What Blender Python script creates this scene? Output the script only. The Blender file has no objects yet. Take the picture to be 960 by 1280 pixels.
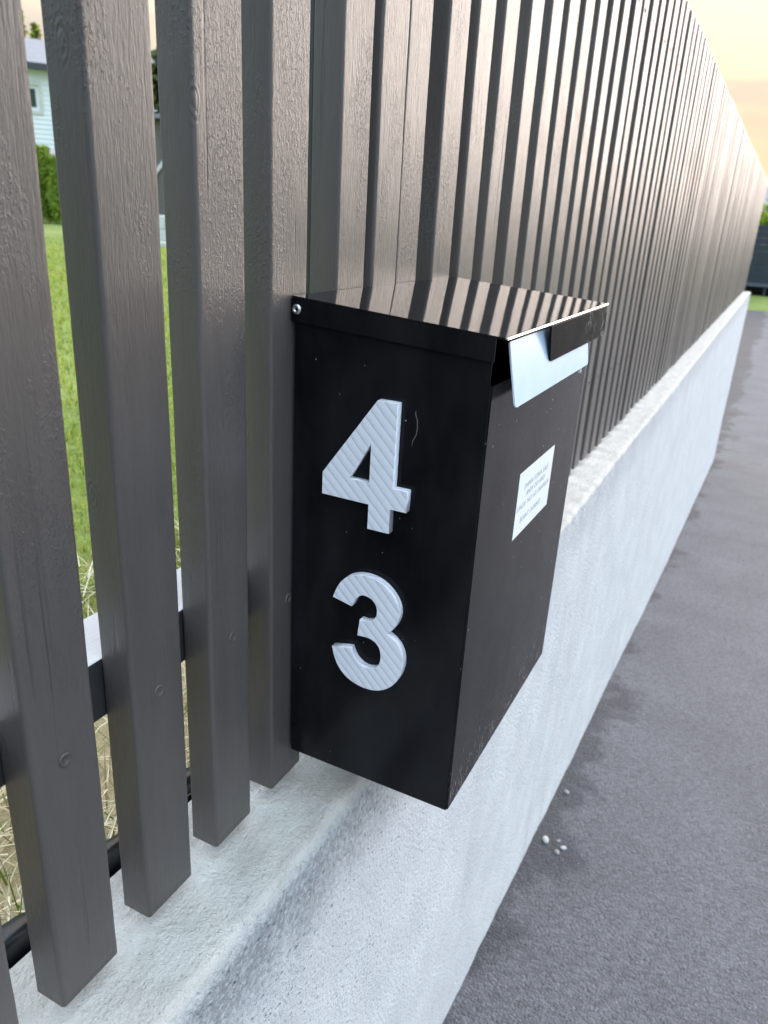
import bpy, bmesh, math, random
import numpy as np
from mathutils import Vector, Matrix, noise
random.seed(7); rng = np.random.default_rng(7)
S = bpy.context.scene
C = S.collection
# ------------------------------------------------------------------ camera
cam_d = bpy.data.cameras.new('camera'); cam = bpy.data.objects.new('camera', cam_d); C.objects.link(cam)
S.camera = cam
R = Matrix(((0.89026447, 0.21001612, -0.40413167), (0.45220979, -0.30204877, 0.83920966), (0.05418009, -0.92987083, -0.36387463)))
R = R @ Matrix(((1, 0, 0), (0, -1, 0), (0, 0, -1)))
cam.matrix_world = R.to_4x4()
cam_d.sensor_fit = 'VERTICAL'; cam_d.sensor_height = 36; cam_d.sensor_width = 27; cam_d.lens = 26.69
cam_d.clip_start = 0.02; cam_d.clip_end = 3000
cam_d.dof.use_dof = True; cam_d.dof.focus_distance = 0.56; cam_d.dof.aperture_fstop = 12.0
# ------------------------------------------------------------------ sky and sun
SUN_EL, SUN_AZ = 17.0, 18.0          # azimuth from +Y towards +X
sd = Vector((math.sin(math.radians(SUN_AZ)) * math.cos(math.radians(SUN_EL)), math.cos(math.radians(SUN_AZ)) * math.cos(math.radians(SUN_EL)), math.sin(math.radians(SUN_EL))))
W = bpy.data.worlds.new('World'); S.world = W; W.use_nodes = True
nt = W.node_tree; nt.nodes.clear()
def N(t, kind, **kw):
    n = t.nodes.new(kind)
    for k, v in kw.items(): setattr(n, k, v)
    return n
def mathn(t, op, a, b=None, c=None, clamp=False):
    n = N(t, 'ShaderNodeMath', operation=op, use_clamp=clamp)
    for i, v in enumerate((a, b, c)):
        if v is None: continue
        if isinstance(v, (int, float)): n.inputs[i].default_value = v
        else: t.links.new(v, n.inputs[i])
    return n.outputs[0]
def mixc(t, f, a, b, blend='MIX'):
    n = N(t, 'ShaderNodeMix', data_type='RGBA', blend_type=blend)
    for i, v in ((0, f), (6, a), (7, b)):
        if isinstance(v, (int, float)): n.inputs[i].default_value = v
        elif isinstance(v, tuple): n.inputs[i].default_value = (*v, 1)
        else: t.links.new(v, n.inputs[i])
    return n.outputs[2]
def mapr(t, v, a, b, c=0., d=1., smooth=False):
    n = N(t, 'ShaderNodeMapRange'); n.interpolation_type = 'SMOOTHSTEP' if smooth else 'LINEAR'
    t.links.new(v, n.inputs[0])
    for i, x in enumerate((a, b, c, d)): n.inputs[i + 1].default_value = x
    return n.outputs[0]
def noisen(t, vec, scale, detail=4, rough=.55, dist=0.):
    n = N(t, 'ShaderNodeTexNoise'); n.inputs['Scale'].default_value = scale; n.inputs['Detail'].default_value = detail
    n.inputs['Roughness'].default_value = rough; n.inputs['Distortion'].default_value = dist
    if vec is not None: t.links.new(vec, n.inputs['Vector'])
    return n.outputs['Fac']
def mapping(t, vec, scale=(1, 1, 1), loc=(0, 0, 0), rot=(0, 0, 0)):
    n = N(t, 'ShaderNodeMapping'); t.links.new(vec, n.inputs['Vector'])
    n.inputs['Scale'].default_value = scale; n.inputs['Location'].default_value = loc; n.inputs['Rotation'].default_value = rot
    return n.outputs['Vector']
tc = N(nt, 'ShaderNodeTexCoord')
dirv = tc.outputs['Generated']
sky = N(nt, 'ShaderNodeTexSky', sky_type='NISHITA'); sky.sun_disc = False
sky.sun_elevation = math.radians(SUN_EL); sky.sun_rotation = math.radians(SUN_AZ); sky.air_density = 1.2; sky.dust_density = 2.0
bgA = N(nt, 'ShaderNodeBackground'); nt.links.new(sky.outputs['Color'], bgA.inputs['Color']); bgA.inputs['Strength'].default_value = 0.1
sep = N(nt, 'ShaderNodeSeparateXYZ'); nt.links.new(dirv, sep.inputs[0])
dot = N(nt, 'ShaderNodeVectorMath', operation='DOT_PRODUCT'); nt.links.new(dirv, dot.inputs[0]); dot.inputs[1].default_value = (math.sin(math.radians(-12)), math.cos(math.radians(-12)), .12)
warm = mapr(nt, dot.outputs['Value'], 0.30, 0.95, smooth=True)
cl = noisen(nt, mapping(nt, dirv, (1.6, 1.6, 5.0), (.7, 2.3, 1.4)), 2.2, 6, .55, .4)
cl2 = mapr(nt, cl, .38, .62, smooth=True)
coolc = mixc(nt, cl2, (.66, .87, 1.12), (.88, 1.04, 1.18))
wlow = mixc(nt, cl2, (1.00, .79, .64), (1.26, 1.10, .74))
whigh = mixc(nt, cl2, (1.06, .80, .72), (1.18, .95, .86))
warmc = mixc(nt, mapr(nt, sep.outputs['Z'], .12, .62, smooth=True), wlow, whigh)
ccol = mixc(nt, warm, coolc, warmc)
zen = mapr(nt, sep.outputs['Z'], 0.08, 0.85, .345, 1.62)
sc = N(nt, 'ShaderNodeVectorMath', operation='SCALE'); nt.links.new(ccol, sc.inputs[0]); nt.links.new(zen, sc.inputs['Scale'])
bgB = N(nt, 'ShaderNodeBackground'); nt.links.new(sc.outputs[0], bgB.inputs['Color']); bgB.inputs['Strength'].default_value = 1.0
mx = N(nt, 'ShaderNodeMixShader'); mx.inputs[0].default_value = .94
nt.links.new(bgA.outputs[0], mx.inputs[1]); nt.links.new(bgB.outputs[0], mx.inputs[2])
wo = N(nt, 'ShaderNodeOutputWorld'); nt.links.new(mx.outputs[0], wo.inputs['Surface'])
sun_d = bpy.data.lights.new('sun', 'SUN'); sun_d.energy = 1.5; sun_d.angle = math.radians(35); sun_d.color = (1, .87, .80)
sun = bpy.data.objects.new('sun', sun_d); C.objects.link(sun); sun.rotation_euler = sd.to_track_quat('Z', 'Y').to_euler()
S.view_settings.view_transform = 'Standard'; S.view_settings.look = 'None'; S.view_settings.gamma = 1; S.view_settings.exposure = 0.92
S.render.engine = 'CYCLES'
# ------------------------------------------------------------------ materials
def mat(name, color=(.5, .5, .5), rough=.5, metal=0., spec=.5, coat=0.):
    m = bpy.data.materials.new(name); m.use_nodes = True
    b = m.node_tree.nodes['Principled BSDF']
    b.inputs['Base Color'].default_value = (*color, 1); b.inputs['Roughness'].default_value = rough
    b.inputs['Metallic'].default_value = metal; b.inputs['Specular IOR Level'].default_value = spec
    b.inputs['Coat Weight'].default_value = coat
    return m, m.node_tree, b
def objco(t):
    return N(t, 'ShaderNodeTexCoord').outputs['Object']
def bump(t, h, b, strength, dist, prev=None):
    n = N(t, 'ShaderNodeBump'); n.inputs['Strength'].default_value = strength; n.inputs['Distance'].default_value = dist
    t.links.new(h, n.inputs['Height'])
    if prev is not None: t.links.new(prev, n.inputs['Normal'])
    t.links.new(n.outputs[0], b.inputs['Normal'])
    return n.outputs[0]
def add(t, *a):
    r = a[0]
    for v in a[1:]: r = mathn(t, 'ADD', r, v)
    return r

def paint_wood(name, base, dark):
    m, t, b = mat(name, base, .36)
    oi = N(t, 'ShaderNodeObjectInfo')
    off = N(t, 'ShaderNodeVectorMath', operation='SCALE'); cmb = N(t, 'ShaderNodeCombineXYZ')
    for i in range(3): t.links.new(oi.outputs['Random'], cmb.inputs[i])
    t.links.new(cmb.outputs[0], off.inputs[0]); off.inputs['Scale'].default_value = 37.
    ad = N(t, 'ShaderNodeVectorMath', operation='ADD'); t.links.new(objco(t), ad.inputs[0]); t.links.new(off.outputs[0], ad.inputs[1])
    v = ad.outputs[0]
    grain = noisen(t, mapping(t, v, (1, 1, .07)), 1000, 3, .65, .3)
    crack = mapr(t, noisen(t, mapping(t, v, (1, 1, .035)), 420, 3, .7, .4), .30, .43, 0, 1, True)
    fig = noisen(t, mapping(t, v, (1, 1, .14)), 210, 5, .68, 1.6)
    lump = noisen(t, mapping(t, v, (1, 1, .5)), 520, 3, .65, .8)
    lump2 = mapr(t, lump, .47, .66, smooth=True)
    msk = mapr(t, noisen(t, mapping(t, v, (1, 1, .4)), 13, 4, .65), .47, .66, smooth=True)
    zpos = N(t, 'ShaderNodeSeparateXYZ'); t.links.new(objco(t), zpos.inputs[0])
    msk = mathn(t, 'MULTIPLY', msk, mapr(t, zpos.outputs['Z'], -.35, .05, .12, 1))
    gm = mapr(t, zpos.outputs['Z'], -.35, .10, .55, 1)
    kv = N(t, 'ShaderNodeTexVoronoi'); kv.inputs['Scale'].default_value = 11; kv.inputs['Randomness'].default_value = .9
    t.links.new(mapping(t, v, (1.6, 1.6, .75)), kv.inputs['Vector'])
    kd = mathn(t, 'ADD', kv.outputs['Distance'], mathn(t, 'MULTIPLY', fig, .05))
    knot = mathn(t, 'MULTIPLY', mathn(t, 'SINE', mathn(t, 'MULTIPLY', kd, 150.)), mapr(t, kd, .06, .17, .17, 0, True))
    scar = mathn(t, 'MULTIPLY', mapr(t, noisen(t, mapping(t, v, (1, 1, .03)), 95, 2, .5, .3), .70, .76, 0, 1, True), -.9)
    h = add(t, mathn(t, 'MULTIPLY', grain, mathn(t, 'MULTIPLY', gm, .34)), mathn(t, 'MULTIPLY', crack, mathn(t, 'MULTIPLY', gm, .16)), mathn(t, 'MULTIPLY', fig, mathn(t, 'MULTIPLY', gm, .40)), mathn(t, 'MULTIPLY', mathn(t, 'MULTIPLY', lump2, msk), .55), knot, scar)
    bump(t, h, b, .85, .0013)
    var = mapr(t, noisen(t, mapping(t, v, (1, 1, .15)), 22, 4, .6), .35, .7)
    col = mixc(t, var, dark, base)
    rv = mathn(t, 'MULTIPLY_ADD', oi.outputs['Random'], .16, .92)
    vs = N(t, 'ShaderNodeVectorMath', operation='SCALE'); t.links.new(col, vs.inputs[0]); t.links.new(rv, vs.inputs['Scale'])
    t.links.new(vs.outputs[0], b.inputs['Base Color'])
    t.links.new(mapr(t, fig, .3, .7, .33, .43), b.inputs['Roughness'])
    return m
M = {}
M['slat'] = paint_wood('grey_brown_painted_wood', (.112, .096, .088), (.088, .076, .070))
M['slatdark'] = paint_wood('dark_painted_rail', (.05, .05, .05), (.04, .04, .04))
m, t, b = mat('weathered_bare_wood', (.5, .45, .43), .7); v = objco(t)
g = noisen(t, mapping(t, v, (1, .04, 1)), 900, 4, .6); t.links.new(mixc(t, g, (.55, .51, .50), (.82, .78, .76)), b.inputs['Base Color']); bump(t, g, b, .5, .0006); M['barewood'] = m
# concrete
m, t, b = mat('cast_concrete', (.5, .5, .48), .82); v = objco(t)
sp = N(t, 'ShaderNodeSeparateXYZ'); t.links.new(v, sp.inputs[0])
n1 = noisen(t, v, 9, 6, .6); n2 = noisen(t, v, 165, 5, .66); n3 = noisen(t, v, 420, 3, .6)
vo = N(t, 'ShaderNodeTexVoronoi'); vo.inputs['Scale'].default_value = 105; t.links.new(v, vo.inputs['Vector'])
vcol = N(t, 'ShaderNodeSeparateColor'); t.links.new(vo.outputs['Color'], vcol.inputs[0])
pit = mathn(t, 'MULTIPLY', mapr(t, vo.outputs['Distance'], .10, .30, 1, 0, True), mapr(t, vcol.outputs[0], .66, .80))
vo2 = N(t, 'ShaderNodeTexVoronoi'); vo2.inputs['Scale'].default_value = 260; t.links.new(v, vo2.inputs['Vector'])
vc2 = N(t, 'ShaderNodeSeparateColor'); t.links.new(vo2.outputs['Color'], vc2.inputs[0])
pit2 = mathn(t, 'MULTIPLY', mapr(t, vo2.outputs['Distance'], .08, .34, 1, 0, True), mapr(t, vc2.outputs[0], .55, .75))
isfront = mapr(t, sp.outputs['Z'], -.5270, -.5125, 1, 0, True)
base = mixc(t, mapr(t, n1, .3, .7), (.62, .645, .67), (.74, .765, .79))
topc = mixc(t, mapr(t, noisen(t, mapping(t, v, (1, .35, 1), rot=(0, 0, .5)), 60, 6, .65), .3, .72), (.56, .53, .48), (.76, .725, .67))
base = mixc(t, isfront, topc, base)  # cool sky tint painted into the front colour, warm into the top
# shade painted in with dirt runs just under the arris, broken up by noise
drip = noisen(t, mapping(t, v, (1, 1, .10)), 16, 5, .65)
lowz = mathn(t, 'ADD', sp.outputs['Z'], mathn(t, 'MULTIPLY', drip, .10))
shade_dirt = mathn(t, 'MULTIPLY', mapr(t, lowz, -.60, -.500, 0, 1, True), mathn(t, 'MULTIPLY', isfront, mathn(t, 'MULTIPLY', mapr(t, n2, .38, .58, .35, 1), mapr(t, mathn(t, 'ADD', sp.outputs['Y'], n1), .9, 1.5, 1, .35))))
base = mixc(t, mathn(t, 'MULTIPLY', shade_dirt, .78), base, (.22, .235, .245))
run = mapr(t, noisen(t, mapping(t, v, (1, 1, .05)), 11, 4, .6), .56, .72, 0, .22, True)
base = mixc(t, mathn(t, 'MULTIPLY', run, isfront), base, (.30, .31, .31))
base = mixc(t, mathn(t, 'MULTIPLY', mathn(t, 'ADD', pit, pit2), mathn(t, 'MULTIPLY_ADD', isfront, .20, .06), clamp=True), base, (.22, .23, .24))
spk = mapr(t, n2, .54, .70, 0, .30, True)
base = mixc(t, mathn(t, 'MULTIPLY', spk, isfront), base, (.36, .38, .40))
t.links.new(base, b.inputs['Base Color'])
tro = noisen(t, mapping(t, v, (1, .12, 1), rot=(0, 0, .35)), 120, 5, .7)
h = add(t, mathn(t, 'MULTIPLY', n2, 1.7), mathn(t, 'MULTIPLY', n3, .45), mathn(t, 'MULTIPLY', pit, mathn(t, 'MULTIPLY_ADD', isfront, -.7, -.1)), mathn(t, 'MULTIPLY', pit2, -.30), mathn(t, 'MULTIPLY', tro, mathn(t, 'MULTIPLY_ADD', isfront, -.8, 1.0)))
bump(t, h, b, 1., .0030); M['concrete'] = m
# asphalt
m, t, b = mat('asphalt', (.09, .09, .095), .72); v = objco(t)
sp = N(t, 'ShaderNodeSeparateXYZ'); t.links.new(v, sp.inputs[0])
a1 = noisen(t, v, 2.2, 5, .6, .6); a2 = noisen(t, v, 26, 5, .65)
vo = N(t, 'ShaderNodeTexVoronoi'); vo.inputs['Scale'].default_value = 175; t.links.new(v, vo.inputs['Vector'])
vc = N(t, 'ShaderNodeSeparateColor'); t.links.new(vo.outputs['Color'], vc.inputs[0])
edge = mathn(t, 'ADD', sp.outputs['X'], mathn(t, 'MULTIPLY', noisen(t, v, 5, 4, .6), -.45))
damp = mapr(t, mathn(t, 'ADD', edge, mapr(t, noisen(t, v, 1.7, 2), .40, .60, 0, .10)), -.445, -.375, 1, 0, True)
col = mixc(t, mapr(t, a1, .35, .65), (.094, .095, .108), (.124, .126, .142))
damp2 = mathn(t, 'MAXIMUM', damp, mapr(t, noisen(t, mapping(t, v, (1.6, .8, 1)), 1.1, 4, .6, .8), .60, .70, 0, .75, True))
col = mixc(t, mathn(t, 'MULTIPLY', damp2, .78), col, (.036, .038, .046))
agg = mixc(t, vc.outputs[0], (.45, .45, .45), (1.6, 1.6, 1.6))
col = mixc(t, .6, col, agg, 'MULTIPLY')
spark = mathn(t, 'MULTIPLY', mapr(t, vc.outputs[1], .955, .975), mapr(t, vo.outputs['Distance'], .2, .38, 1, 0))
col = mixc(t, mathn(t, 'MULTIPLY', spark, .45), col, (.42, .42, .42))
t.links.new(col, b.inputs['Base Color'])
h = add(t, mathn(t, 'MULTIPLY', vo.outputs['Distance'], -.8), mathn(t, 'MULTIPLY', a2, .9), mathn(t, 'MULTIPLY', noisen(t, v, 300, 3, .6), .4))
bump(t, h, b, 1., .006); M['asphalt'] = m
# lawn ground
m, t, b = mat('lawn_ground', (.1, .14, .03), .9); v = objco(t)
sp = N(t, 'ShaderNodeSeparateXYZ'); t.links.new(v, sp.inputs[0])
g1 = noisen(t, v, 1.3, 6, .65); g2 = noisen(t, v, 26, 5, .7)
gc = mixc(t, mapr(t, g2, .3, .7), (.085, .125, .02), (.22, .28, .05)); gc = mixc(t, mapr(t, g1, .45, .75, 0, .5), gc, (.40, .43, .12))
dry = mapr(t, mathn(t, 'ADD', sp.outputs['X'], mathn(t, 'MULTIPLY', g1, -.3)), -1.02, -.80, 0, 1, True)
dry = mathn(t, 'MULTIPLY', dry, mapr(t, sp.outputs['Z'], -.75, -.65, 0, 1))
gc = mixc(t, dry, gc, mixc(t, g2, (.30, .23, .11), (.60, .50, .30)))
t.links.new(gc, b.inputs['Base Color']); bump(t, g2, b, .8, .02); M['lawn'] = m
def simple_var(name, c1, c2, scale, rough=.6, bs=.3, bd=.002, stretch=(1, 1, 1), **k):
    m, t, b = mat(name, c1, rough, **k); v = mapping(t, objco(t), stretch)
    n = noisen(t, v, scale, 5, .6); t.links.new(mixc(t, mapr(t, n, .3, .7), c1, c2), b.inputs['Base Color'])
    if bs: bump(t, n, b, bs, bd)
    return m
# black powder-coated steel with dust specks and orange peel
def black_steel(name, base, rough, speck=1., peel=.05, scratch=None):
    m, t, b = mat(name, base, rough, spec=.30 if name.startswith('black_powder') else .12 if 'clip' in name else .5); v = objco(t)
    b.inputs['IOR'].default_value = 1.31 if name.startswith('black_powder') else 1.2 if 'clip' in name else 1.5
    vo = N(t, 'ShaderNodeTexVoronoi'); vo.inputs['Scale'].default_value = 95; t.links.new(v, vo.inputs['Vector'])
    vc = N(t, 'ShaderNodeSeparateColor'); t.links.new(vo.outputs['Color'], vc.inputs[0])
    sz = mathn(t, 'MULTIPLY_ADD', vc.outputs[1], .075, .02)
    s1 = mathn(t, 'MULTIPLY', mathn(t, 'LESS_THAN', vo.outputs['Distance'], sz), mathn(t, 'GREATER_THAN', vc.outputs[0], .52))
    dustm = mapr(t, noisen(t, v, 9, 3), .42, .7, 0, .8)
    s1 = mathn(t, 'MULTIPLY', mathn(t, 'MULTIPLY', s1, dustm), .95 * speck)
    col = mixc(t, s1, base, (.55, .55, .55))
    film = mapr(t, noisen(t, mapping(t, v, (1, 1, .35)), 18, 5, .6), .35, .75, 0, .012)
    col2 = N(t, 'ShaderNodeVectorMath', operation='ADD'); t.links.new(col, col2.inputs[0]); t.links.new(film, col2.inputs[1])
    col = col2.outputs[0]
    rr = mapr(t, noisen(t, v, 24, 5, .65), .3, .7, rough * .85, rough * 1.25)
    if scratch:
        s, thr, stretch, pos = scratch
        ns = noisen(t, mapping(t, v, stretch, rot=(.25, 0, 0)), s, 2, .5, .3)
        sp = N(t, 'ShaderNodeSeparateXYZ'); t.links.new(v, sp.inputs[0])
        mk = mapr(t, sp.outputs[pos[0]], pos[1], pos[2], 0, 1, True)
        mk = mathn(t, 'MULTIPLY', mk, mapr(t, noisen(t, v, 45, 3), .45, .6))
        ge = N(t, 'ShaderNodeNewGeometry'); gs = N(t, 'ShaderNodeSeparateXYZ'); t.links.new(ge.outputs['True Normal'], gs.inputs[0])
        mk = mathn(t, 'MULTIPLY', mk, mathn(t, 'GREATER_THAN', gs.outputs['X'], .5))
        k = mathn(t, 'MULTIPLY', mapr(t, ns, thr, thr + .03), mk)
        col = mixc(t, mathn(t, 'MULTIPLY', k, .6), col, (.5, .48, .45)); rr = mathn(t, 'MAXIMUM', rr, mathn(t, 'MULTIPLY', k, .6))
    t.links.new(col, b.inputs['Base Color']); t.links.new(rr, b.inputs['Roughness'])
    pb = bump(t, noisen(t, v, 700, 2), b, peel, .0004)
    bump(t, noisen(t, v, 11, 2, .4), b, .35 if 'body' in name or 'powder' in name else .12, .0022, pb)
    return m
M['body'] = black_steel('black_powder_coated_steel', (.0045, .0045, .006), .16, 1., .04, (1100, .62, (1, 1, .12), ('Z', -.38, -.47)))
M['lid'] = black_steel('glossy_black_lid_paint', (.005, .005, .007), .055, .5, .02, (700, .68, (1, .25, 1), ('Y', .66, .80)))
M['clip'] = black_steel('scuffed_black_clip_paint', (.005, .005, .005), .34, .8, .05, (420, .56, (1, 1, .28), ('Y', .700, .730)))
M['bareedge'] = mat('worn_bare_steel_edge', (.78, .77, .74), .28, 1.)[0]
M['rivet'] = mat('steel_rivet', (.66, .66, .66), .25, 1.)[0]
M['hole'] = mat('dark_recess', (.01, .01, .01), .8)[0]
M['plate'] = simple_var('pale_blue_plastic', (.50, .62, .80), (.56, .67, .83), 40, .25, .05, .0005)
M['plateedge'] = mat('white_plastic_edge', (.85, .87, .9), .4)[0]
M['sticker'] = simple_var('white_label_paper', (.80, .84, .86), (.84, .87, .89), 60, .5, .05, .0003)
M['ink'] = mat('grey_ink', (.36, .37, .38), .7)[0]
M['blackpla'] = mat('black_printed_plastic', (.012, .013, .018), .45)[0]
# white 3D-printed plastic: diagonal infill ridges
m, t, b = mat('white_printed_plastic', (.74, .77, .88), .38); v = objco(t)
sp = N(t, 'ShaderNodeSeparateXYZ'); t.links.new(v, sp.inputs[0])
diag = add(t, sp.outputs['X'], sp.outputs['Z'], mathn(t, 'MULTIPLY', sp.outputs['Y'], -1.6), mathn(t, 'MULTIPLY', noisen(t, v, 40, 2), .003))
fr = mathn(t, 'FRACT', mathn(t, 'MULTIPLY', diag, 1 / .0095)); fr2 = mathn(t, 'FRACT', mathn(t, 'MULTIPLY', diag, 1 / .00079))
ridge = mapr(t, fr, .0, .12, 0, 1, True); ridge = mathn(t, 'MULTIPLY', ridge, mapr(t, fr, .12, 1, 1, .25))
h = add(t, ridge, mathn(t, 'MULTIPLY', fr2, .10), mathn(t, 'MULTIPLY', noisen(t, v, 500, 3), .15))
bump(t, h, b, .45, .0009)
dk = mixc(t, mapr(t, fr, .10, .75, 0, 1, True), (.74, .78, .87), (.90, .91, .96))  # shading and bright crests of the ridges painted into the white
t.links.new(mixc(t, mapr(t, fr, .05, .12, 1, 0, True), dk, (.97, .97, .99)), b.inputs['Base Color']); M['whitepla'] = m
M['membrane'] = mat('black_membrane_plastic', (.010, .011, .013), .30)[0]
M['pebble'] = simple_var('pale_pebble_stone', (.40, .39, .37), (.55, .53, .50), 300, .6)
M['pebgrey'] = simple_var('grey_pebble_stone', (.22, .22, .22), (.34, .33, .32), 300, .7)
M['straw'] = mat('dry_straw', (.66, .55, .33), .75)[0]; M['straw2'] = mat('pale_straw', (.80, .71, .50), .75)[0]; M['straw3'] = mat('brown_straw', (.28, .20, .10), .8)[0]
def leafm(name, c):
    m, t, b = mat(name, c, .6)
    b.inputs['Transmission Weight'].default_value = 0
    tr = N(t, 'ShaderNodeBsdfTranslucent'); tr.inputs[0].default_value = (c[0] * 1.5, c[1] * 1.5, c[2], 1)
    ms = N(t, 'ShaderNodeMixShader'); ms.inputs[0].default_value = .4
    t.links.new(b.outputs[0], ms.inputs[1]); t.links.new(tr.outputs[0], ms.inputs[2]); t.links.new(ms.outputs[0], t.nodes['Material Output'].inputs[0])
    return m
M['grass'] = leafm('green_grass', (.14, .20, .028)); M['grass2'] = leafm('light_grass', (.26, .33, .06)); M['grass3'] = leafm('yellow_grass', (.42, .42, .12))
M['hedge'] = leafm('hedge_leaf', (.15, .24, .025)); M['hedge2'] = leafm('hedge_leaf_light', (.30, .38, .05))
M['needle'] = leafm('spruce_needles', (.035, .06, .025)); M['needle2'] = leafm('sunlit_needles', (.20, .19, .05))
M['bark'] = simple_var('bark', (.10, .07, .05), (.2, .15, .11), 30, .9)
M['hwhite'] = simple_var('white_house_paint', (.74, .78, .82), (.80, .83, .86), 3, .6, 0)
M['roof'] = simple_var('grey_roof_sheet', (.15, .165, .19), (.20, .22, .25), 4, .45, 0)
M['fascia'] = mat('dark_fascia', (.05, .055, .07), .5)[0]
M['glass'] = mat('window_glass', (.04, .06, .05), .05)[0]
M['stone'] = simple_var('pinkish_grey_rock', (.28, .25, .25), (.48, .43, .42), 3, .85, .6, .05)
M['pale'] = simple_var('pale_garden_block', (.55, .54, .52), (.66, .65, .63), 6, .8)
M['shed'] = simple_var('brown_grey_shed_boards', (.10, .09, .085), (.17, .155, .15), 12, .8, .3, .004, (1, 1, .1))
M['navy'] = simple_var('navy_black_boards', (.018, .024, .038), (.026, .034, .050), 3, .45, .2, .002)
M['navyl'] = mat('slate_lip', (.075, .09, .12), .5)[0]
# ------------------------------------------------------------------ helpers
def link(o, parent=None):
    C.objects.link(o)
    if parent is not None: o.parent = parent
    return o
def tag(o, label=None, cat=None, group=None, kind=None):
    for k, v in (('label', label), ('category', cat), ('group', group), ('kind', kind)):
        if v: o[k] = v
    return o
def empty(name, label, cat, loc=(0, 0, 0), group=None):
    o = bpy.data.objects.new(name, None); o.location = loc; o.empty_display_size = .1
    return tag(link(o), label, cat, group)
def mobj(name, verts, faces, mats, parent=None, smooth=False, midx=None):
    me = bpy.data.meshes.new(name); me.from_pydata([tuple(map(float, v)) for v in verts], [], [tuple(map(int, f)) for f in faces])
    for mm in (mats if isinstance(mats, (list, tuple)) else [mats]): me.materials.append(mm)
    if smooth: me.polygons.foreach_set('use_smooth', [True] * len(me.polygons))
    if midx is not None: me.polygons.foreach_set('material_index', [int(i) for i in midx])
    me.update()
    o = bpy.data.objects.new(name, me); link(o)
    if parent is not None: setp(o, parent)
    return o
def setp(o, p):
    o.parent = p; bpy_loc = gloc(p); o.location = o.location - bpy_loc
def gloc(p):
    l = Vector((0, 0, 0))
    while p is not None: l = l + p.location; p = p.parent
    return l
def bmobj(name, bm, m, parent=None, smooth=False):
    me = bpy.data.meshes.new(name); bmesh.ops.recalc_face_normals(bm, faces=bm.faces[:]); bm.to_mesh(me); bm.free()
    for mm in (m if isinstance(m, (list, tuple)) else [m]): me.materials.append(mm)
    if smooth: me.polygons.foreach_set('use_smooth', [True] * len(me.polygons))
    o = bpy.data.objects.new(name, me); link(o)
    if parent is not None: setp(o, parent)
    return o
def boxbm(bm, lo, hi, bev=0., seg=2):
    lo = Vector(lo); hi = Vector(hi)
    r = bmesh.ops.create_cube(bm, size=1, matrix=Matrix.Translation((lo + hi) / 2) @ Matrix.Diagonal((*(hi - lo), 1)))
    if bev:
        es = list({e for v in r['verts'] for e in v.link_edges}); bmesh.ops.bevel(bm, geom=es, offset=bev, segments=seg, affect='EDGES', profile=.5)
def box(name, lo, hi, m, parent=None, bev=0., seg=2):
    bm = bmesh.new(); boxbm(bm, lo, hi, bev, seg); return bmobj(name, bm, m, parent)
def tri_mesh(name, V, F, mats, midx, parent=None):
    me = bpy.data.meshes.new(name); nv, nf = len(V), len(F); k = F.shape[1]
    me.vertices.add(nv); me.vertices.foreach_set('co', np.asarray(V, np.float32).ravel())
    me.loops.add(nf * k); me.loops.foreach_set('vertex_index', F.astype(np.int32).ravel())
    me.polygons.add(nf); me.polygons.foreach_set('loop_start', np.arange(0, nf * k, k, dtype=np.int32))
    me.polygons.foreach_set('material_index', np.asarray(midx, np.int32))
    for mm in mats: me.materials.append(mm)
    me.update(calc_edges=True); me.validate()
    o = bpy.data.objects.new(name, me); link(o)
    if parent is not None: setp(o, parent)
    return o
# ------------------------------------------------------------------ terrain
_py = np.array([-400, -30, -6, -4, .9, 1.78, 4.48, 8.8, 12, 28, 60, 900]); _pz = np.array([-.60, -.60, -.60, -.67, -1.333, -1.454, -1.822, -2.27, -2.33, -2.22, -1.6, -1.6])
_gy = np.arange(-60, 120, .1); _gz = np.interp(_gy, _py, _pz); _k = np.ones(9) / 9; _gz[4:-4] = np.convolve(_gz, _k, 'valid')
def road_z(y): return np.interp(y, _gy, _gz)
LAWN = -.575; XF, XB, ZT, YE = -.262, -.393, -.512, 8.62
def sstep(a, b, x): t = np.clip((x - a) / (b - a), 0, 1); return t * t * (3 - 2 * t)
xs = np.concatenate([[-900, -300, -100], np.arange(-60, -6, 3), np.arange(-6, -1, .5), [-.8, -.6, -.45, -.392, -.335, -.28, 0, .5, 1, 2, 4], [5, 10, 13.9, 14.1, 20, 30, 45, 60], [100, 300, 900]])
ys = np.concatenate([[-900, -300, -100, -50, -20], np.arange(-10, 8.5, .5), [8.55, 8.7, 9, 9.5, 10], np.arange(11, 60, 1.5), [80, 120, 300, 900]])
GX, GY = np.meshgrid(xs, ys)
rz = road_z(GY) - .012
w1 = sstep(-.394, -.335, GX); w2 = sstep(-5.5, -2.0, GX); wy = (GY > 8.6) * 1.; w = w1 * (1 - wy) + w2 * wy
far = sstep(60, 300, np.hypot(GX, GY))
GZ = LAWN * (1 - w) + rz * w; GZ = GZ * (1 - far) + (-1.5) * far
nx, ny = len(xs), len(ys)
idx = np.arange(nx * ny).reshape(ny, nx)
F = np.stack([idx[:-1, :-1], idx[:-1, 1:], idx[1:, 1:], idx[1:, :-1]], -1).reshape(-1, 4)
g = tri_mesh('ground', np.stack([GX, GY, GZ], -1).reshape(-1, 3), F, [M['lawn']], np.zeros(len(F))); tag(g, kind='structure')
rx = np.array([-.275, 0, .4, 1, 2, 3, 4.2, 5.6, 8, 11, 14]); ry = np.concatenate([np.arange(-40, -6, 4), np.arange(-6, 13, .25), np.arange(13, 28.3, 1.)])
RX, RY = np.meshgrid(rx, ry)
RX = np.where((RX < -.2) & (RY > 9.2), -2.2 + 0 * RX, RX)
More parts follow.
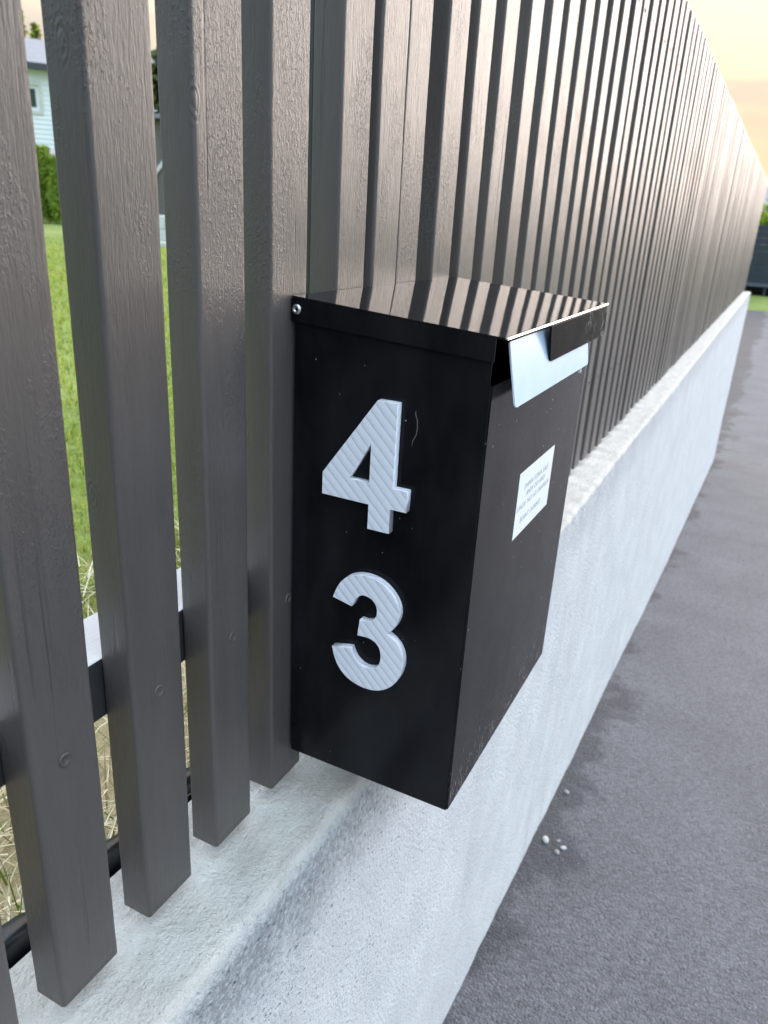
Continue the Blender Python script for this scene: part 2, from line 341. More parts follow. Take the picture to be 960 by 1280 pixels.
RZ = road_z(RY); nx, ny = len(rx), len(ry); idx = np.arange(nx * ny).reshape(ny, nx)
F = np.stack([idx[:-1, :-1], idx[:-1, 1:], idx[1:, 1:], idx[1:, :-1]], -1).reshape(-1, 4)
g = tri_mesh('road', np.stack([RX, RY, RZ], -1).reshape(-1, 3), F, [M['asphalt']], np.zeros(len(F))); tag(g, kind='structure')
# ------------------------------------------------------------------ concrete retaining wall
wall = empty('concrete_wall', 'long pale concrete retaining wall under the slatted fence, beside the asphalt', 'wall', (XF, 0, road_z(0.)))
yy = np.concatenate([np.arange(-5, -.2, .06), np.arange(-.2, 2.6, .009), np.arange(2.6, YE, .045), [YE]])
V = []; prof_n = None
for y in yy:
    zb = float(road_z(y)) - .12; P = []
    rc = .010 + .003 * noise.noise(Vector((0, y * 9, 3)))
    for z in (-1.0, -.7, ZT - .012): P.append((XB, z, (-1, 0)))
    P.append((XB + .008, ZT, (-.3, 1)))
    for x in np.linspace(XB + .018, XF - rc - .003, 14): P.append((x, ZT, (0, 1)))
    for a in np.linspace(90, 0, 6):
        ca, sa = math.cos(math.radians(a)), math.sin(math.radians(a)); P.append((XF - rc + rc * ca, ZT - rc + rc * sa, (ca, sa)))
    for u in np.linspace(0, 1, 52)[1:]: 
        uu = u ** 1.25; P.append((XF, (ZT - rc) * (1 - uu) + zb * uu, (1, 0)))
    for i, (x, z, n) in enumerate(P):
        q = Vector((x, y, z))
        d = .0016 * noise.noise(q * 9) + .0011 * noise.noise(q * 34) + .0005 * noise.noise(q * 110)
        if 16 <= i <= 26:   # worn arris
            c = noise.noise(Vector((1, y * 22, 0))) + .6 * noise.noise(Vector((4, y * 70, 0)))
            d -= (.0030 if y < .7 else .0065) * max(-.25, c + .25 * noise.noise(Vector((6, y * 7, 0)))) * (1 - abs(i - 20) / 7)
        if n == (1, 0): d += .004 * noise.noise(Vector((7, y * 1.2, z * 1.5)))
        V.append((x + n[0] * d, y, z + n[1] * d))
    prof_n = len(P)
ny = len(yy); idx = np.arange(ny * prof_n).reshape(ny, prof_n)
F = np.stack([idx[:-1, :-1], idx[1:, :-1], idx[1:, 1:], idx[:-1, 1:]], -1).reshape(-1, 4)
F = [tuple(f) for f in F] + [tuple(int(i) for i in idx[-1]), tuple(int(i) for i in idx[0][::-1])]
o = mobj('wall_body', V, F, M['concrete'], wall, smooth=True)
o.data.polygons.foreach_set('use_smooth', [len(p.vertices) == 4 for p in o.data.polygons])
box('return_wall', (-9, YE - .14, -2.6), (XF - .004, YE + .003, ZT - .003), M['concrete'], wall, .006)
# ------------------------------------------------------------------ slatted fence
fence = empty('slatted_fence', 'tall grey-brown fence of vertical slats standing on the concrete wall', 'fence', (-.33, 0, -.4976))
ZB_, ZTP, SW, ST = -.4976, .485, .048, .0255
def slat_mesh(seed):
    rr = random.Random(seed); r, rb = .0027, .0010; prof = []
    def corner(cx, cy, r, a0, a1, n):
        for a in np.linspace(a0, a1, n): prof.append((cx + r * math.cos(math.radians(a)), cy + r * math.sin(math.radians(a))))
    prof.append((0, r + .0012)); prof.append((0, SW / 2)); prof.append((0, SW - r - .0012))
    corner(-r, SW - r, r, 0, 90, 5); prof.append((-r - .001, SW)); prof.append((-ST + rb + .001, SW))
    corner(-ST + rb, SW - rb, rb, 90, 180, 3); corner(-ST + rb, rb, rb, 180, 270, 3)
    prof.append((-ST + rb + .001, 0)); prof.append((-r - .001, 0)); corner(-r, r, r, -90, 0, 5)
    zs = [ZB_, ZB_ + .0012] + list(np.linspace(ZB_ + .012, ZTP - .012, 64)) + [ZTP - .0012, ZTP]
    V = []; n = len(prof)
    bow = [rr.uniform(-.0007, .0007) for _ in range(2)]
    for k, z in enumerate(zs):
        s = .90 if k in (0, len(zs) - 1) else 1
        u = (z - ZB_) / (ZTP - ZB_)
        for (x, y) in prof:
            q = Vector((x * 60 + seed, y * 60, z * 13)); d = .00028
            ex = d * noise.noise(q) + bow[0] * math.sin(u * math.pi); ey = d * noise.noise(q + Vector((9, 4, 2))) + bow[1] * math.sin(u * math.pi)
            ey += .00022 * noise.noise(Vector((seed, y * 30, z * 55)))
            V.append(((x + ST / 2) * s - ST / 2 + ex, (y - SW / 2) * (1 - (1 - s) * .4) + SW / 2 + ey, z))
    F = []
    for k in range(len(zs) - 1):
        for i in range(n): a = k * n + i; b_ = k * n + (i + 1) % n; F.append((a, b_, b_ + n, a + n))
    F.append(tuple(range(n))[::-1]); F.append(tuple((len(zs) - 1) * n + i for i in range(n)))
    me = bpy.data.meshes.new('slat'); me.from_pydata(V, [], F); me.materials.append(M['slat'])
    me.polygons.foreach_set('use_smooth', [len(p.vertices) == 4 for p in me.polygons]); me.update()
    return me
slat_meshes = [slat_mesh(s) for s in range(6)]
# painted-over countersunk screw
bm = bmesh.new()
rad = [(.0001, -.0010), (.0011, -.0010), (.0016, -.0001), (.0030, .0001), (.0036, .0006), (.0043, .0003), (.0046, -.0003)]
rings = [[bm.verts.new((h_, r_ * math.cos(a), r_ * math.sin(a) * 1.1)) for a in np.linspace(0, 2 * math.pi, 16, endpoint=False)] for r_, h_ in rad]
for A, B in zip(rings[:-1], rings[1:]):
    for i in range(16): bm.faces.new((A[i], A[(i + 1) % 16], B[(i + 1) % 16], B[i]))
bm.faces.new(rings[0])
bmesh.ops.recalc_face_normals(bm, faces=bm.faces[:])
screw_me = bpy.data.meshes.new('screw'); bm.to_mesh(screw_me); bm.free(); screw_me.materials.append(M['slat'])
screw_me.polygons.foreach_set('use_smooth', [True] * len(screw_me.polygons))
ypos = [.5515, .6105, .6590, .740, .814]
pos = [.2255 - .079 * k for k in range(0, 42)][::-1] + [.3040, .3828, .4612] + ypos
y = ypos[-1] + .0795
while y < YE - .06: pos.append(y); y += .0792
fl = gloc(fence)
for i, y in enumerate(pos):
    near = .1 < y < .5
    k = random.Random(i * 13 + 1)
    o = bpy.data.objects.new('slat', slat_meshes[(i * 5) % 6]); C.objects.link(o); o.parent = fence
    jit = 0 if near else 1
    o.location = Vector((-.320 + k.uniform(-.0009, .0009) * jit, y + k.uniform(-.002, .002) * jit * (y > .9), k.uniform(-.003, .003) * jit)) - fl
    o.rotation_euler = (k.uniform(-.0012, .0012), 0, k.uniform(-.02, .02) * jit)
    if -.2 < y < 2.2:
        for zz in (-.3100, .3650):
            s = bpy.data.objects.new('screw', screw_me); C.objects.link(s); s.parent = o
            s.location = (.0002, .024 + k.uniform(-.004, .004), zz + k.uniform(-.002, .002)); s.rotation_euler = (k.uniform(0, 3), 0, 0)
for z0 in (-.3257, .345):
    bm = bmesh.new(); boxbm(bm, (-.396, -3.2, z0), (-.3465, YE - .06, z0 + .0447), .0015, 2)
    o = bmobj('rail', bm, [M['slatdark'], M['barewood']], fence)
    for p in o.data.polygons:
        if p.normal.z > .9: p.material_index = 1
y = -2.4
for yp in (-2.5, -.90, .640, 2.24, 3.84, 5.44, 7.04, 8.45):
    o = box('post', (-.4690, yp, ZT + .002), (-.3985, yp + .068, .47), M['slatdark'], fence, .003)
# ------------------------------------------------------------------ mailbox
MY0, MY1, MX0, MX1, MZ0 = .488, .7815, -.3182, -.1596, -.4690
mb = empty('mailbox', 'glossy black steel mailbox with white numbers 4 and 3, hung on the slatted fence', 'mailbox', (-.24, .63, MZ0))
bm = bmesh.new(); boxbm(bm, (MX0, MY0, MZ0), (MX1, MY1, -.0600))
bmesh.ops.bevel(bm, geom=[e for e in bm.edges], offset=.0018, segments=3, affect='EDGES')
bmesh.ops.bisect_plane(bm, geom=bm.verts[:] + bm.edges[:] + bm.faces[:], plane_co=(0, 0, -.104), plane_no=(0, 0, 1))
# slope the top with the lid, open it, and cut the letter slot above the front panel
sl = Vector(((.0705 - .0585), 0, (-.152 + .32))).normalized()
bmesh.ops.bisect_plane(bm, geom=bm.verts[:] + bm.edges[:] + bm.faces[:], plane_co=(-.32, 0, -.0612), plane_no=sl, clear_outer=True)
dele = [f for f in bm.faces if f.calc_center_median().z > -.104 and f.calc_center_median().x > MX1 - .0016]
bmesh.ops.delete(bm, geom=dele, context='FACES')
body = bmobj('body', bm, M['body'], mb)
so = body.modifiers.new('sheet', 'SOLIDIFY'); so.thickness = .0012; so.offset = -1
# lid: sloping sheet with side flanges and a folded front edge
def lz(x): return -.0585 + (x + .32) / (-.152 + .32) * (-.0705 + .0585)
LY0, LY1, LX0, LX1 = .4853, .806, -.3195, -.1530
lid = None
bm = bmesh.new()
def hexa(bm, pts, bev=0):
    vs = [bm.verts.new(p) for p in pts]
    fs = [bm.faces.new([vs[i] for i in f]) for f in ((0, 1, 2, 3), (7, 6, 5, 4), (0, 4, 5, 1), (1, 5, 6, 2), (2, 6, 7, 3), (3, 7, 4, 0))]
    bmesh.ops.recalc_face_normals(bm, faces=fs)
    if bev: bmesh.ops.bevel(bm, geom=list({e for f in fs for e in f.edges}), offset=bev, segments=2, affect='EDGES')
th = .0013
hexa(bm, [(LX0, LY0, lz(LX0) - th), (LX1, LY0, lz(LX1) - th), (LX1, LY1, lz(LX1) - th), (LX0, LY1, lz(LX0) - th), (LX0, LY0, lz(LX0)), (LX1, LY0, lz(LX1)), (LX1, LY1, lz(LX1)), (LX0, LY1, lz(LX0))], .0005)
lid = bmobj('lid', bm, M['lid'], mb)
for (a, b_) in ((LY0, LY0 + .0014), (LY1 - .0014, LY1)):
    bm = bmesh.new(); xa, xb = LX0, -.1595; g_ = .0014
    hexa(bm, [(xa, a, lz(xa) - .0185), (xb, a, lz(xb) - .0175), (xb, b_, lz(xb) - .0175), (xa, b_, lz(xa) - .0185), (xa, a, lz(xa) - g_), (xb, a, lz(xb) - g_), (xb, b_, lz(xb) - g_), (xa, b_, lz(xa) - g_)], .0004)
    bmobj('flange', bm, M['body'], lid)
# worn bright folded edge along the lid front
bm = bmesh.new(); 
hexa(bm, [(LX1 + .0002, LY0 + .001, lz(LX1) - .0016), (LX1 + .0016, LY0 + .001, lz(LX1) - .0012), (LX1 + .0016, LY1, lz(LX1) - .0012), (LX1 + .0002, LY1, lz(LX1) - .0016), (LX1 + .0002, LY0 + .001, lz(LX1) + .0001), (LX1 + .0012, LY0 + .001, lz(LX1) + .0001), (LX1 + .0012, LY1, lz(LX1) + .0001), (LX1 + .0002, LY1, lz(LX1) + .0001)], .0003)
bmobj('front_edge', bm, M['bareedge'], lid)
# rivet
def lathe(prof, n=24):
    bm = bmesh.new(); R_ = [[bm.verts.new((r_ * math.cos(a), -h_, r_ * math.sin(a))) for a in np.linspace(0, 2 * math.pi, n, endpoint=False)] for r_, h_ in prof]
    for A, B in zip(R_[:-1], R_[1:]):
        for i in range(n): bm.faces.new((A[i], A[(i + 1) % n], B[(i + 1) % n], B[i]))
    bm.faces.new(R_[-1]); return bm
for yy_, fl_ in ((LY0, 1),):
    rv = bmobj('rivet', lathe([(.0040, 0), (.0040, .0008), (.0035, .0018), (.0024, .0023), (.0016, .0023), (.0014, .0010)]), M['rivet'], None, True)
    rv.location = (-.3140, yy_ - .0001, -.0680); setp(rv, lid)
    rh = bmobj('rivet_hole', lathe([(.0013, 0), (.0013, .00105)], 16), M['hole'], None); rh.location = (-.3140, yy_ - .0001, -.0680); setp(rh, lid)
# pale blue slot flap hanging tilted outward
def tilted_plate(name, ytop0, ytop1, ybot0, ybot1, xt, zt, xb, zb, th, m, parent, rad=.004, notch=None):
    # outline in (y, s) with s along the slope
    L = math.hypot(xb - xt, zb - zt); dx, dz = (xb - xt) / L, (zb - zt) / L; nx_, nz_ = -dz, dx
    if nx_ < 0: nx_, nz_ = -nx_, -nz_
    pts = [(ytop0, 0), (ytop1, 0), (ybot1, L), (ybot0, L)]
    out = []
    for i, p in enumerate(pts):
        p = Vector(p); a = (Vector(pts[i - 1]) - p).normalized(); c = (Vector(pts[(i + 1) % 4]) - p).normalized(); r_ = rad if i >= 2 else rad * .3
        for k in range(6):
            u = k / 5; A = p + a * r_; B = p + c * r_; out.append(((1 - u) ** 2) * A + 2 * u * (1 - u) * p + u * u * B)
    bm = bmesh.new(); f = []; bk = []
    for q in out:
        bx, bz = xt + dx * q.y, zt + dz * q.y
        f.append(bm.verts.new((bx + nx_ * th, q.x, bz + nz_ * th))); bk.append(bm.verts.new((bx, q.x, bz)))
    n = len(f); bm.faces.new(f); bm.faces.new(bk[::-1])
    sides = [bm.faces.new((f[i], f[(i + 1) % n], bk[(i + 1) % n], bk[i])) for i in range(n)]
    for s in sides: s.material_index = 1 if isinstance(m, list) else 0
    bmesh.ops.bevel(bm, geom=[e for e in bm.edges if any(len(ff.verts) > 10 for ff in e.link_faces)], offset=min(.0004, th * .3), segments=1, affect='EDGES')
    return bmobj(name, bm, m, parent)
flap = tilted_plate('slot_flap', .5085, .742, .5085, .733, -.1583, -.0760, -.1490, -.1210, .0012, [M['plate'], M['plateedge']], mb, .0035)
clip = tilted_plate('lid_clip', .588, .795, .600, .805, -.1516, -.0722, -.1524, -.1010, .0016, M['clip'], mb, .004)
box('flap_tab', (-.1535, .716, -.1275), (-.1505, .720, -.1205), M['plateedge'], mb, .0006)
# address label with four printed lines
zc = lambda z: z
st = box('sticker', (MX1, .586, -.2530), (MX1 + .00025, .6935, -.1932), M['sticker'], mb)
def text_mesh(name, body_, size, m, shear=.15):
    cu = bpy.data.curves.new(name, 'FONT'); cu.body = body_; cu.size = size; cu.align_x = 'CENTER'; cu.align_y = 'CENTER'; cu.shear = shear; cu.extrude = .00004; cu.offset = -.00012; cu.space_character = 1.05
    tmp = bpy.data.objects.new('tmp', cu); C.objects.link(tmp)
    me = bpy.data.meshes.new_from_object(tmp.evaluated_get(bpy.context.evaluated_depsgraph_get())); bpy.data.objects.remove(tmp)
    me.materials.clear(); me.materials.append(m); return me
for s_, yc, zc_, w_ in (('DANN SONA SALE', .6410, -.2095, .075), ('ANDE DO AND', .6400, -.2175, .058), ('UNDE NO GLORANEN', .6375, -.2265, .098), ('BERNT DORNO', .6330, -.2400, .062)):
    me = text_mesh('printed_line', s_, .0075, M['ink'])
    co = np.array([v.co[:] for v in me.vertices]); ww = np.ptp(co[:, 0]); k = w_ / ww
    for v in me.vertices: v.co = Vector((v.co.z + MX1 + .00034, v.co.x * k + yc, v.co.y + zc_))
    o = bpy.data.objects.new('printed_line', me); link(o); setp(o, mb); o.parent = st; o.location = (0, 0, 0)
# house numbers: white printed face on a black printed base
def cr(pts, n=5):
    out = []
    for i in range(len(pts) - 1):
        p0 = Vector(pts[max(i - 1, 0)]); p1 = Vector(pts[i]); p2 = Vector(pts[i + 1]); p3 = Vector(pts[min(i + 2, len(pts) - 1)])
        for k in range(n):
            u = k / n; out.append(tuple(.5 * ((2 * p1) + (-p0 + p2) * u + (2 * p0 - 5 * p1 + 4 * p2 - p3) * u * u + (-p0 + 3 * p1 - 3 * p2 + p3) * u ** 3)))
    out.append(pts[-1]); return out
four = [[(-.2388, -.1228), (-.2226, -.1228), (-.2226, -.1862), (-.2108, -.1862), (-.2108, -.2030), (-.2238, -.2030), (-.2238, -.2227), (-.2422, -.2227), (-.2422, -.2030), (-.2828, -.2026), (-.2828, -.1850)],
        [(-.2424, -.1560), (-.2600, -.1858), (-.2424, -.1858)]]
outer1 = cr([(-.2702, -.2888), (-.2668, -.2798), (-.2625, -.2725), (-.2560, -.2665), (-.2475, -.2632), (-.2385, -.2624), (-.2285, -.2645), (-.2195, -.2702), (-.2133, -.2778), (-.2104, -.2860), (-.2112, -.2940), (-.2145, -.3015), (-.2199, -.3077)])
outer2 = cr([(-.2199, -.3077), (-.2128, -.3118), (-.2074, -.3180), (-.2045, -.3280), (-.2055, -.3395), (-.2099, -.3497), (-.2165, -.3573), (-.2245, -.3622), (-.2340, -.3643), (-.2445, -.3635), (-.2543, -.3596), (-.2618, -.3530), (-.2668, -.3440), (-.2695, -.3345)])
inner1 = cr([(-.2518, -.3305), (-.2495, -.3362), (-.2455, -.3410), (-.2400, -.3440), (-.2340, -.3442), (-.2282, -.3415), (-.2250, -.3360), (-.2245, -.3300), (-.2258, -.3235), (-.2300, -.3186), (-.2370, -.3165), (-.2464, -.3172)])
inner2 = cr([(-.2448, -.3020), (-.2385, -.3020), (-.2330, -.2990), (-.2302, -.2940), (-.2303, -.2880), (-.2330, -.2832), (-.2375, -.2805), (-.2432, -.2800), (-.2485, -.2840), (-.2525, -.2925)])
three = [outer1[:-1] + outer2 + inner1 + inner2]
def glyph(name, loops, y0, y1, m, grow=0., bev=.0):
    cu = bpy.data.curves.new(name, 'CURVE'); cu.dimensions = '2D'; cu.fill_mode = 'BOTH'; cu.extrude = abs(y1 - y0) / 2; cu.bevel_depth = bev; cu.bevel_resolution = 1; cu.offset = grow
    for lp in loops:
        s = cu.splines.new('POLY'); s.points.add(len(lp) - 1); s.use_cyclic_u = True
        for i, p in enumerate(lp): s.points[i].co = (p[0] * 1, p[1], 0, 1)
    tmp = bpy.data.objects.new('tmp', cu); C.objects.link(tmp)
    me = bpy.data.meshes.new_from_object(tmp.evaluated_get(bpy.context.evaluated_depsgraph_get())); bpy.data.objects.remove(tmp)
    for v in me.vertices: v.co = Vector((v.co.x, (y0 + y1) / 2 - v.co.z, v.co.y))
    me.materials.clear(); me.materials.append(m); me.update(); return me
for nm, lp in (('number_four', four), ('number_three', three)):
    lp = [[(x_ * 1.01368, z_ * 1.01368) for x_, z_ in q_] for q_ in lp]
    o = bpy.data.objects.new(nm, glyph(nm, lp, .4817, .4878, M['whitepla'], -.0003, .0003)); link(o); setp(o, mb)
# thin curled hair of dried glue on the side, right of the 4
def tube(name, pts, r, m, parent=None, n=6):
    V = []; F = []
    for i, p in enumerate(pts):
        p = Vector(p); d = (Vector(pts[min(i + 1, len(pts) - 1)]) - Vector(pts[max(i - 1, 0)])).normalized(); a = d.orthogonal().normalized(); b_ = d.cross(a)
        rr = r * (1 if 0 < i < len(pts) - 1 else .3)
        for k in range(n): an = 2 * math.pi * k / n; V.append(p + (a * math.cos(an) + b_ * math.sin(an)) * rr)
    for i in range(len(pts) - 1):
        for k in range(n): F.append((i * n + k, i * n + (k + 1) % n, (i + 1) * n + (k + 1) % n, (i + 1) * n + k))
    F.append(tuple(range(n))[::-1]); F.append(tuple((len(pts) - 1) * n + k for k in range(n)))
    return mobj(name, V, F, m, parent, True)
M['glue'] = mat('dried_glue', (.14, .14, .13), .5)[0]
tube('glue_streak', [(-.2143, MY0 - .0001, -.1290), (-.2143, MY0 - .0001, -.1318), (-.2126, MY0 - .0001, -.1360), (-.2122, MY0 - .0001, -.1420), (-.2128, MY0 - .0001, -.1470), (-.2152, MY0 - .0001, -.1515), (-.2155, MY0 - .0001, -.1560)], .00033, M['glue'], mb)
# ------------------------------------------------------------------ membrane behind the wall top
V = []; F = []; ys_ = np.arange(-2.5, YE - .16, .012); n = 6
for y in ys_:
    a = .5 + .5 * math.sin(y * 78 + 1.2 * math.sin(y * 9)); wv = .003 * math.sin(y * 23)
    zt = -.508 + .006 * a; xo = XB - .002; w_ = .0125 + .006 * a
    for (x, z) in ((xo, -.60), (xo, zt - .004), (xo - .002, zt), (xo - w_ + .002 + wv, zt), (xo - w_ + wv, zt - .004), (xo - w_ - .003, -.60)): V.append((x, y, z))
idx = np.arange(len(V)).reshape(-1, n)
for i in range(len(ys_) - 1):
    for k in range(n): F.append((idx[i, k], idx[i, (k + 1) % n], idx[i + 1, (k + 1) % n], idx[i + 1, k]))
F.append(tuple(idx[0])); F.append(tuple(idx[-1][::-1]))
tag(mobj('drainage_membrane', V, F, M['membrane'], None, True), 'wavy black plastic strip along the back of the concrete wall top, behind the slats', 'membrane')
# ------------------------------------------------------------------ pebbles on the asphalt
def pebble(x, y, r, m, lab, seed):
    bm = bmesh.new(); bmesh.ops.create_icosphere(bm, subdivisions=2, radius=1)
    z = float(road_z(y))
    for v in bm.verts:
        k = 1 + .25 * noise.noise(v.co * 1.3 + Vector((seed, 0, 0))); v.co = Vector((v.co.x * r * k, v.co.y * r * 1.35 * k, v.co.z * r * .6 * k + r * .45))
    o = bmobj('pebble', bm, m, None, True); o.location = (x, y, z); o.rotation_euler = (0, 0, seed)
    tag(o, lab, 'pebble', 'pebbles beside the wall base')
def ground_hit(px, py):
    q = Vector(((px - 480) / 949.12, (py - 640) / 949.12, 1)); Rcv = R @ Matrix(((1, 0, 0), (0, -1, 0), (0, 0, -1))); d = Rcv @ q; t_ = 1.
    for _ in range(60): p = d * t_; t_ *= float(road_z(p.y)) / p.z
    return d * t_
for i, (px, py, r, m, lab) in enumerate(((682, 1051, .0085, 'pebble', 'largest white pebble lying on dark asphalt near the wall base'), (704, 1061, .006, 'pebble', 'small white pebble just right of the largest pebble'), (696, 1066, .006, 'pebgrey', 'greyish pebble between and below the two white pebbles'), (698, 1052, .0045, 'pebgrey', 'tiny grey pebble between the two white pebbles'), (708, 991, .007, 'pebgrey', 'grey pebble on the asphalt farther up along the wall base'))):
    p = ground_hit(px, py); pebble(p.x, p.y, r, M[m], lab, i * 1.7 + .4)
# ------------------------------------------------------------------ grass and straw behind the wall
def blades(name, X, Y, Z, L, Wd, az, lean, mats, midx, parent=None):
    n = len(X); d = np.stack([np.cos(az), np.sin(az)], -1); p = np.stack([-d[:, 1], d[:, 0]], -1)
    base = np.stack([X, Y, Z], -1); V = np.zeros((n, 5, 3))
    h1 = np.cos(lean) * L; f1 = np.sin(lean) * L
    V[:, 0, :2] = base[:, :2] + p * Wd[:, None]; V[:, 1, :2] = base[:, :2] - p * Wd[:, None]; V[:, 0, 2] = V[:, 1, 2] = Z
    mid = base[:, :2] + d * (f1 * .4)[:, None]; V[:, 2, :2] = mid - p * (Wd * .8)[:, None]; V[:, 3, :2] = mid + p * (Wd * .8)[:, None]; V[:, 2, 2] = V[:, 3, 2] = Z + h1 * .62
    V[:, 4, :2] = base[:, :2] + d * f1[:, None]; V[:, 4, 2] = Z + h1
    b0 = np.arange(n) * 5; F = np.concatenate([np.stack([b0, b0 + 1, b0 + 2], -1), np.stack([b0, b0 + 2, b0 + 3], -1), np.stack([b0 + 3, b0 + 2, b0 + 4], -1)])
    return tri_mesh(name, V.reshape(-1, 3), F, mats, np.tile(midx, 3))
n = 16000
X = -.412 - rng.random(n) ** 1.2 * .50; Y = rng.uniform(-.5, 2.6, n); Z = LAWN + rng.random(n) * .03
o = blades('dry_straw', X, Y, Z, rng.uniform(.02, .075, n), rng.uniform(.0005, .0012, n), rng.uniform(0, 6.28, n), rng.uniform(.7, 1.5, n), [M['straw'], M['straw2'], M['straw3'], M['grass']], rng.choice([0, 0, 1, 1, 2, 3], n)); tag(o, 'matted dry straw lying right behind the concrete wall', 'straw', kind='stuff')
n = 90000
u = rng.random(n); X = -.75 - (u ** 1.8) * 9; Y = rng.uniform(-.8, 1, n) + rng.random(n) * (1.3 * -X + .8)
dd = np.hypot(X, Y); sc_ = np.clip(dd / 1.5, 1, 4)
o = blades('lawn_grass', X, Y, np.full(n, LAWN - .002), rng.uniform(.012, .028, n) * (1 + (sc_ - 1) * .15), rng.uniform(.0009, .0018, n) * sc_, rng.uniform(0, 6.28, n), rng.uniform(.1, 1.0, n), [M['grass'], M['grass2'], M['grass3']], rng.choice([0, 1, 1, 1, 2], n)); tag(o, 'short bright green lawn grass seen between the slats', 'grass', kind='stuff')
# ------------------------------------------------------------------ garden background (left gaps)
def leafcloud(name, pts, size, mats, midx, parent=None, up=0.):
    n = len(pts); a = rng.normal(size=(n, 3)); a[:, 2] += up; a /= np.linalg.norm(a, axis=1)[:, None]; b_ = np.cross(a, rng.normal(size=(n, 3))); b_ /= np.linalg.norm(b_, axis=1)[:, None]
    s = (size * rng.uniform(.6, 1.4, n))[:, None]
    V = np.stack([pts - a * s, pts + b_ * s * .45, pts + a * s, pts - b_ * s * .45], 1)
    F = (np.arange(n) * 4)[:, None] + np.arange(4)[None]
    return tri_mesh(name, V.reshape(-1, 3), F, mats, midx, parent)
# clipped conifers of a hedge, each bush a tapered column of leaves
hx = [(-17.6, 11.6), (-16.9, 11.9), (-16.2, 12.15), (-15.5, 12.35), (-14.85, 12.6), (-14.2, 12.85)]
hl = ['leftmost green conifer bush of the clipped hedge on the lawn', 'second green conifer bush from the left end of the hedge', 'third green conifer bush from the left end of the hedge', 'fourth green conifer bush from the left, below the house window', 'fifth green conifer bush from the left, in front of the grey rocks', 'rightmost green conifer bush of the clipped hedge']
for k, (cx, cy) in enumerate(hx):
    tb = empty('hedge_bush', hl[k], 'bush', (cx, cy, LAWN), 'bushes of the clipped hedge')
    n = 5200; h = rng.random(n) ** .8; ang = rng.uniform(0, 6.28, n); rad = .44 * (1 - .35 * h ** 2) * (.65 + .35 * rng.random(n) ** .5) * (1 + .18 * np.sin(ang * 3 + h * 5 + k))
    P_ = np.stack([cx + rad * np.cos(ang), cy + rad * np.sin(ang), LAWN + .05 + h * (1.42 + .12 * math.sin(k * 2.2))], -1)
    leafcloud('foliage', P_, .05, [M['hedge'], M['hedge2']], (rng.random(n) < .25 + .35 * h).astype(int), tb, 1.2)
    tube('trunk', [(cx, cy, LAWN), (cx + .03, cy, LAWN + .6), (cx, cy, LAWN + 1.1)], .04, M['bark'], tb)
# grey rocks behind the hedge
def rock(x, y, z, r, lab, seed, m='stone'):
    bm = bmesh.new(); bmesh.ops.create_icosphere(bm, subdivisions=3, radius=1)
    for v in bm.verts:
        c = v.co.copy(); k = 1 + .35 * noise.noise(c * 1.4 + Vector((seed, 0, 0))) + .12 * noise.noise(c * 4 + Vector((seed, 5, 0))); v.co = Vector((c.x * r * 1.3 * k, c.y * r * k, c.z * r * .8 * k))
    o = bmobj('rock', bm, M[m], None); o.location = (x, y, z); tag(o, lab, 'rock', 'rocks heaped behind the hedge')
for i, (a_, d_, z_, r_, l_) in enumerate(((1.215, 14.6, .35, .85, 'large pinkish grey rock behind the left part of the hedge'), (1.175, 14.9, .62, .62, 'rounded grey rock topping the heap behind the hedge'), (1.145, 14.2, .35, .75, 'broad grey rock behind the right end of the hedge'), (1.11, 14.8, .15, .7, 'low grey rock at the right end of the heap'))):
    rock(-a_ * d_, d_, z_, r_, l_, i * 3.3)
# mound under the rocks
bm = bmesh.new(); bmesh.ops.create_uvsphere(bm, u_segments=32, v_segments=16, radius=1)
for v in bm.verts: v.co = Vector((v.co.x * 3.2, v.co.y * 1.3, v.co.z * .75))
o = bmobj('earth_mound', bm, M['lawn'], None, True); o.location = (-17.2, 15.2, LAWN); tag(o, kind='structure')
# white house
Y0 = 22.; C0 = Vector((-1.16 * Y0, Y0, 0)); Dv = Vector((1, 1.16, 0)).normalized(); Nv = Vector((-1.16, 1, 0)).normalized()  # Dv along wall to the right, Nv away
house = empty('white_house', 'white clad house with grey roof beyond the lawn, seen between the leftmost slats', 'house', (C0.x, C0.y, LAWN))
def hp(a, bk, z): return C0 + Dv * a + Nv * bk + Vector((0, 0, z))
A0, A1, EZ = -9.0, 7.6, 4.25
# lapped cladding: one profile extruded along the wall, opening cut as separate runs round the window
WA0, WA1, WZ0, WZ1 = -1.55, .05, 2.85, 3.66
def cladding(a0, a1, z0, z1):
    V = []; F = []; z = z0
    while z < z1 - .01:
        zt = min(z + .16, z1); b = len(V)
        for aa in (a0, a1): V += [hp(aa, -.028, z), hp(aa, -.004, zt), hp(aa, 0.02, z)]
        F += [(b, b + 3, b + 4, b + 1), (b + 2, b + 5, b + 3, b)]
        z = zt
    return V, F
V = []; F = []
for r_ in ((A0, WA0, LAWN - .2, EZ), (WA1, A1, LAWN - .2, EZ), (WA0, WA1, LAWN - .2, WZ0), (WA0, WA1, WZ1, EZ)):
    v_, f_ = cladding(*r_); k = len(V); V += v_; F += [tuple(i + k for i in f) for f in f_]
mobj('cladding', V, F, M['hwhite'], house)
def hbox(name, a0, a1, b0, b1, z0, z1, m, parent):
    pts = [hp(a0, b0, z0), hp(a1, b0, z0), hp(a1, b1, z0), hp(a0, b1, z0), hp(a0, b0, z1), hp(a1, b0, z1), hp(a1, b1, z1), hp(a0, b1, z1)]
    return mobj(name, pts, [(3, 2, 1, 0), (4, 5, 6, 7), (0, 1, 5, 4), (1, 2, 6, 5), (2, 3, 7, 6), (3, 0, 4, 7)], m, parent)
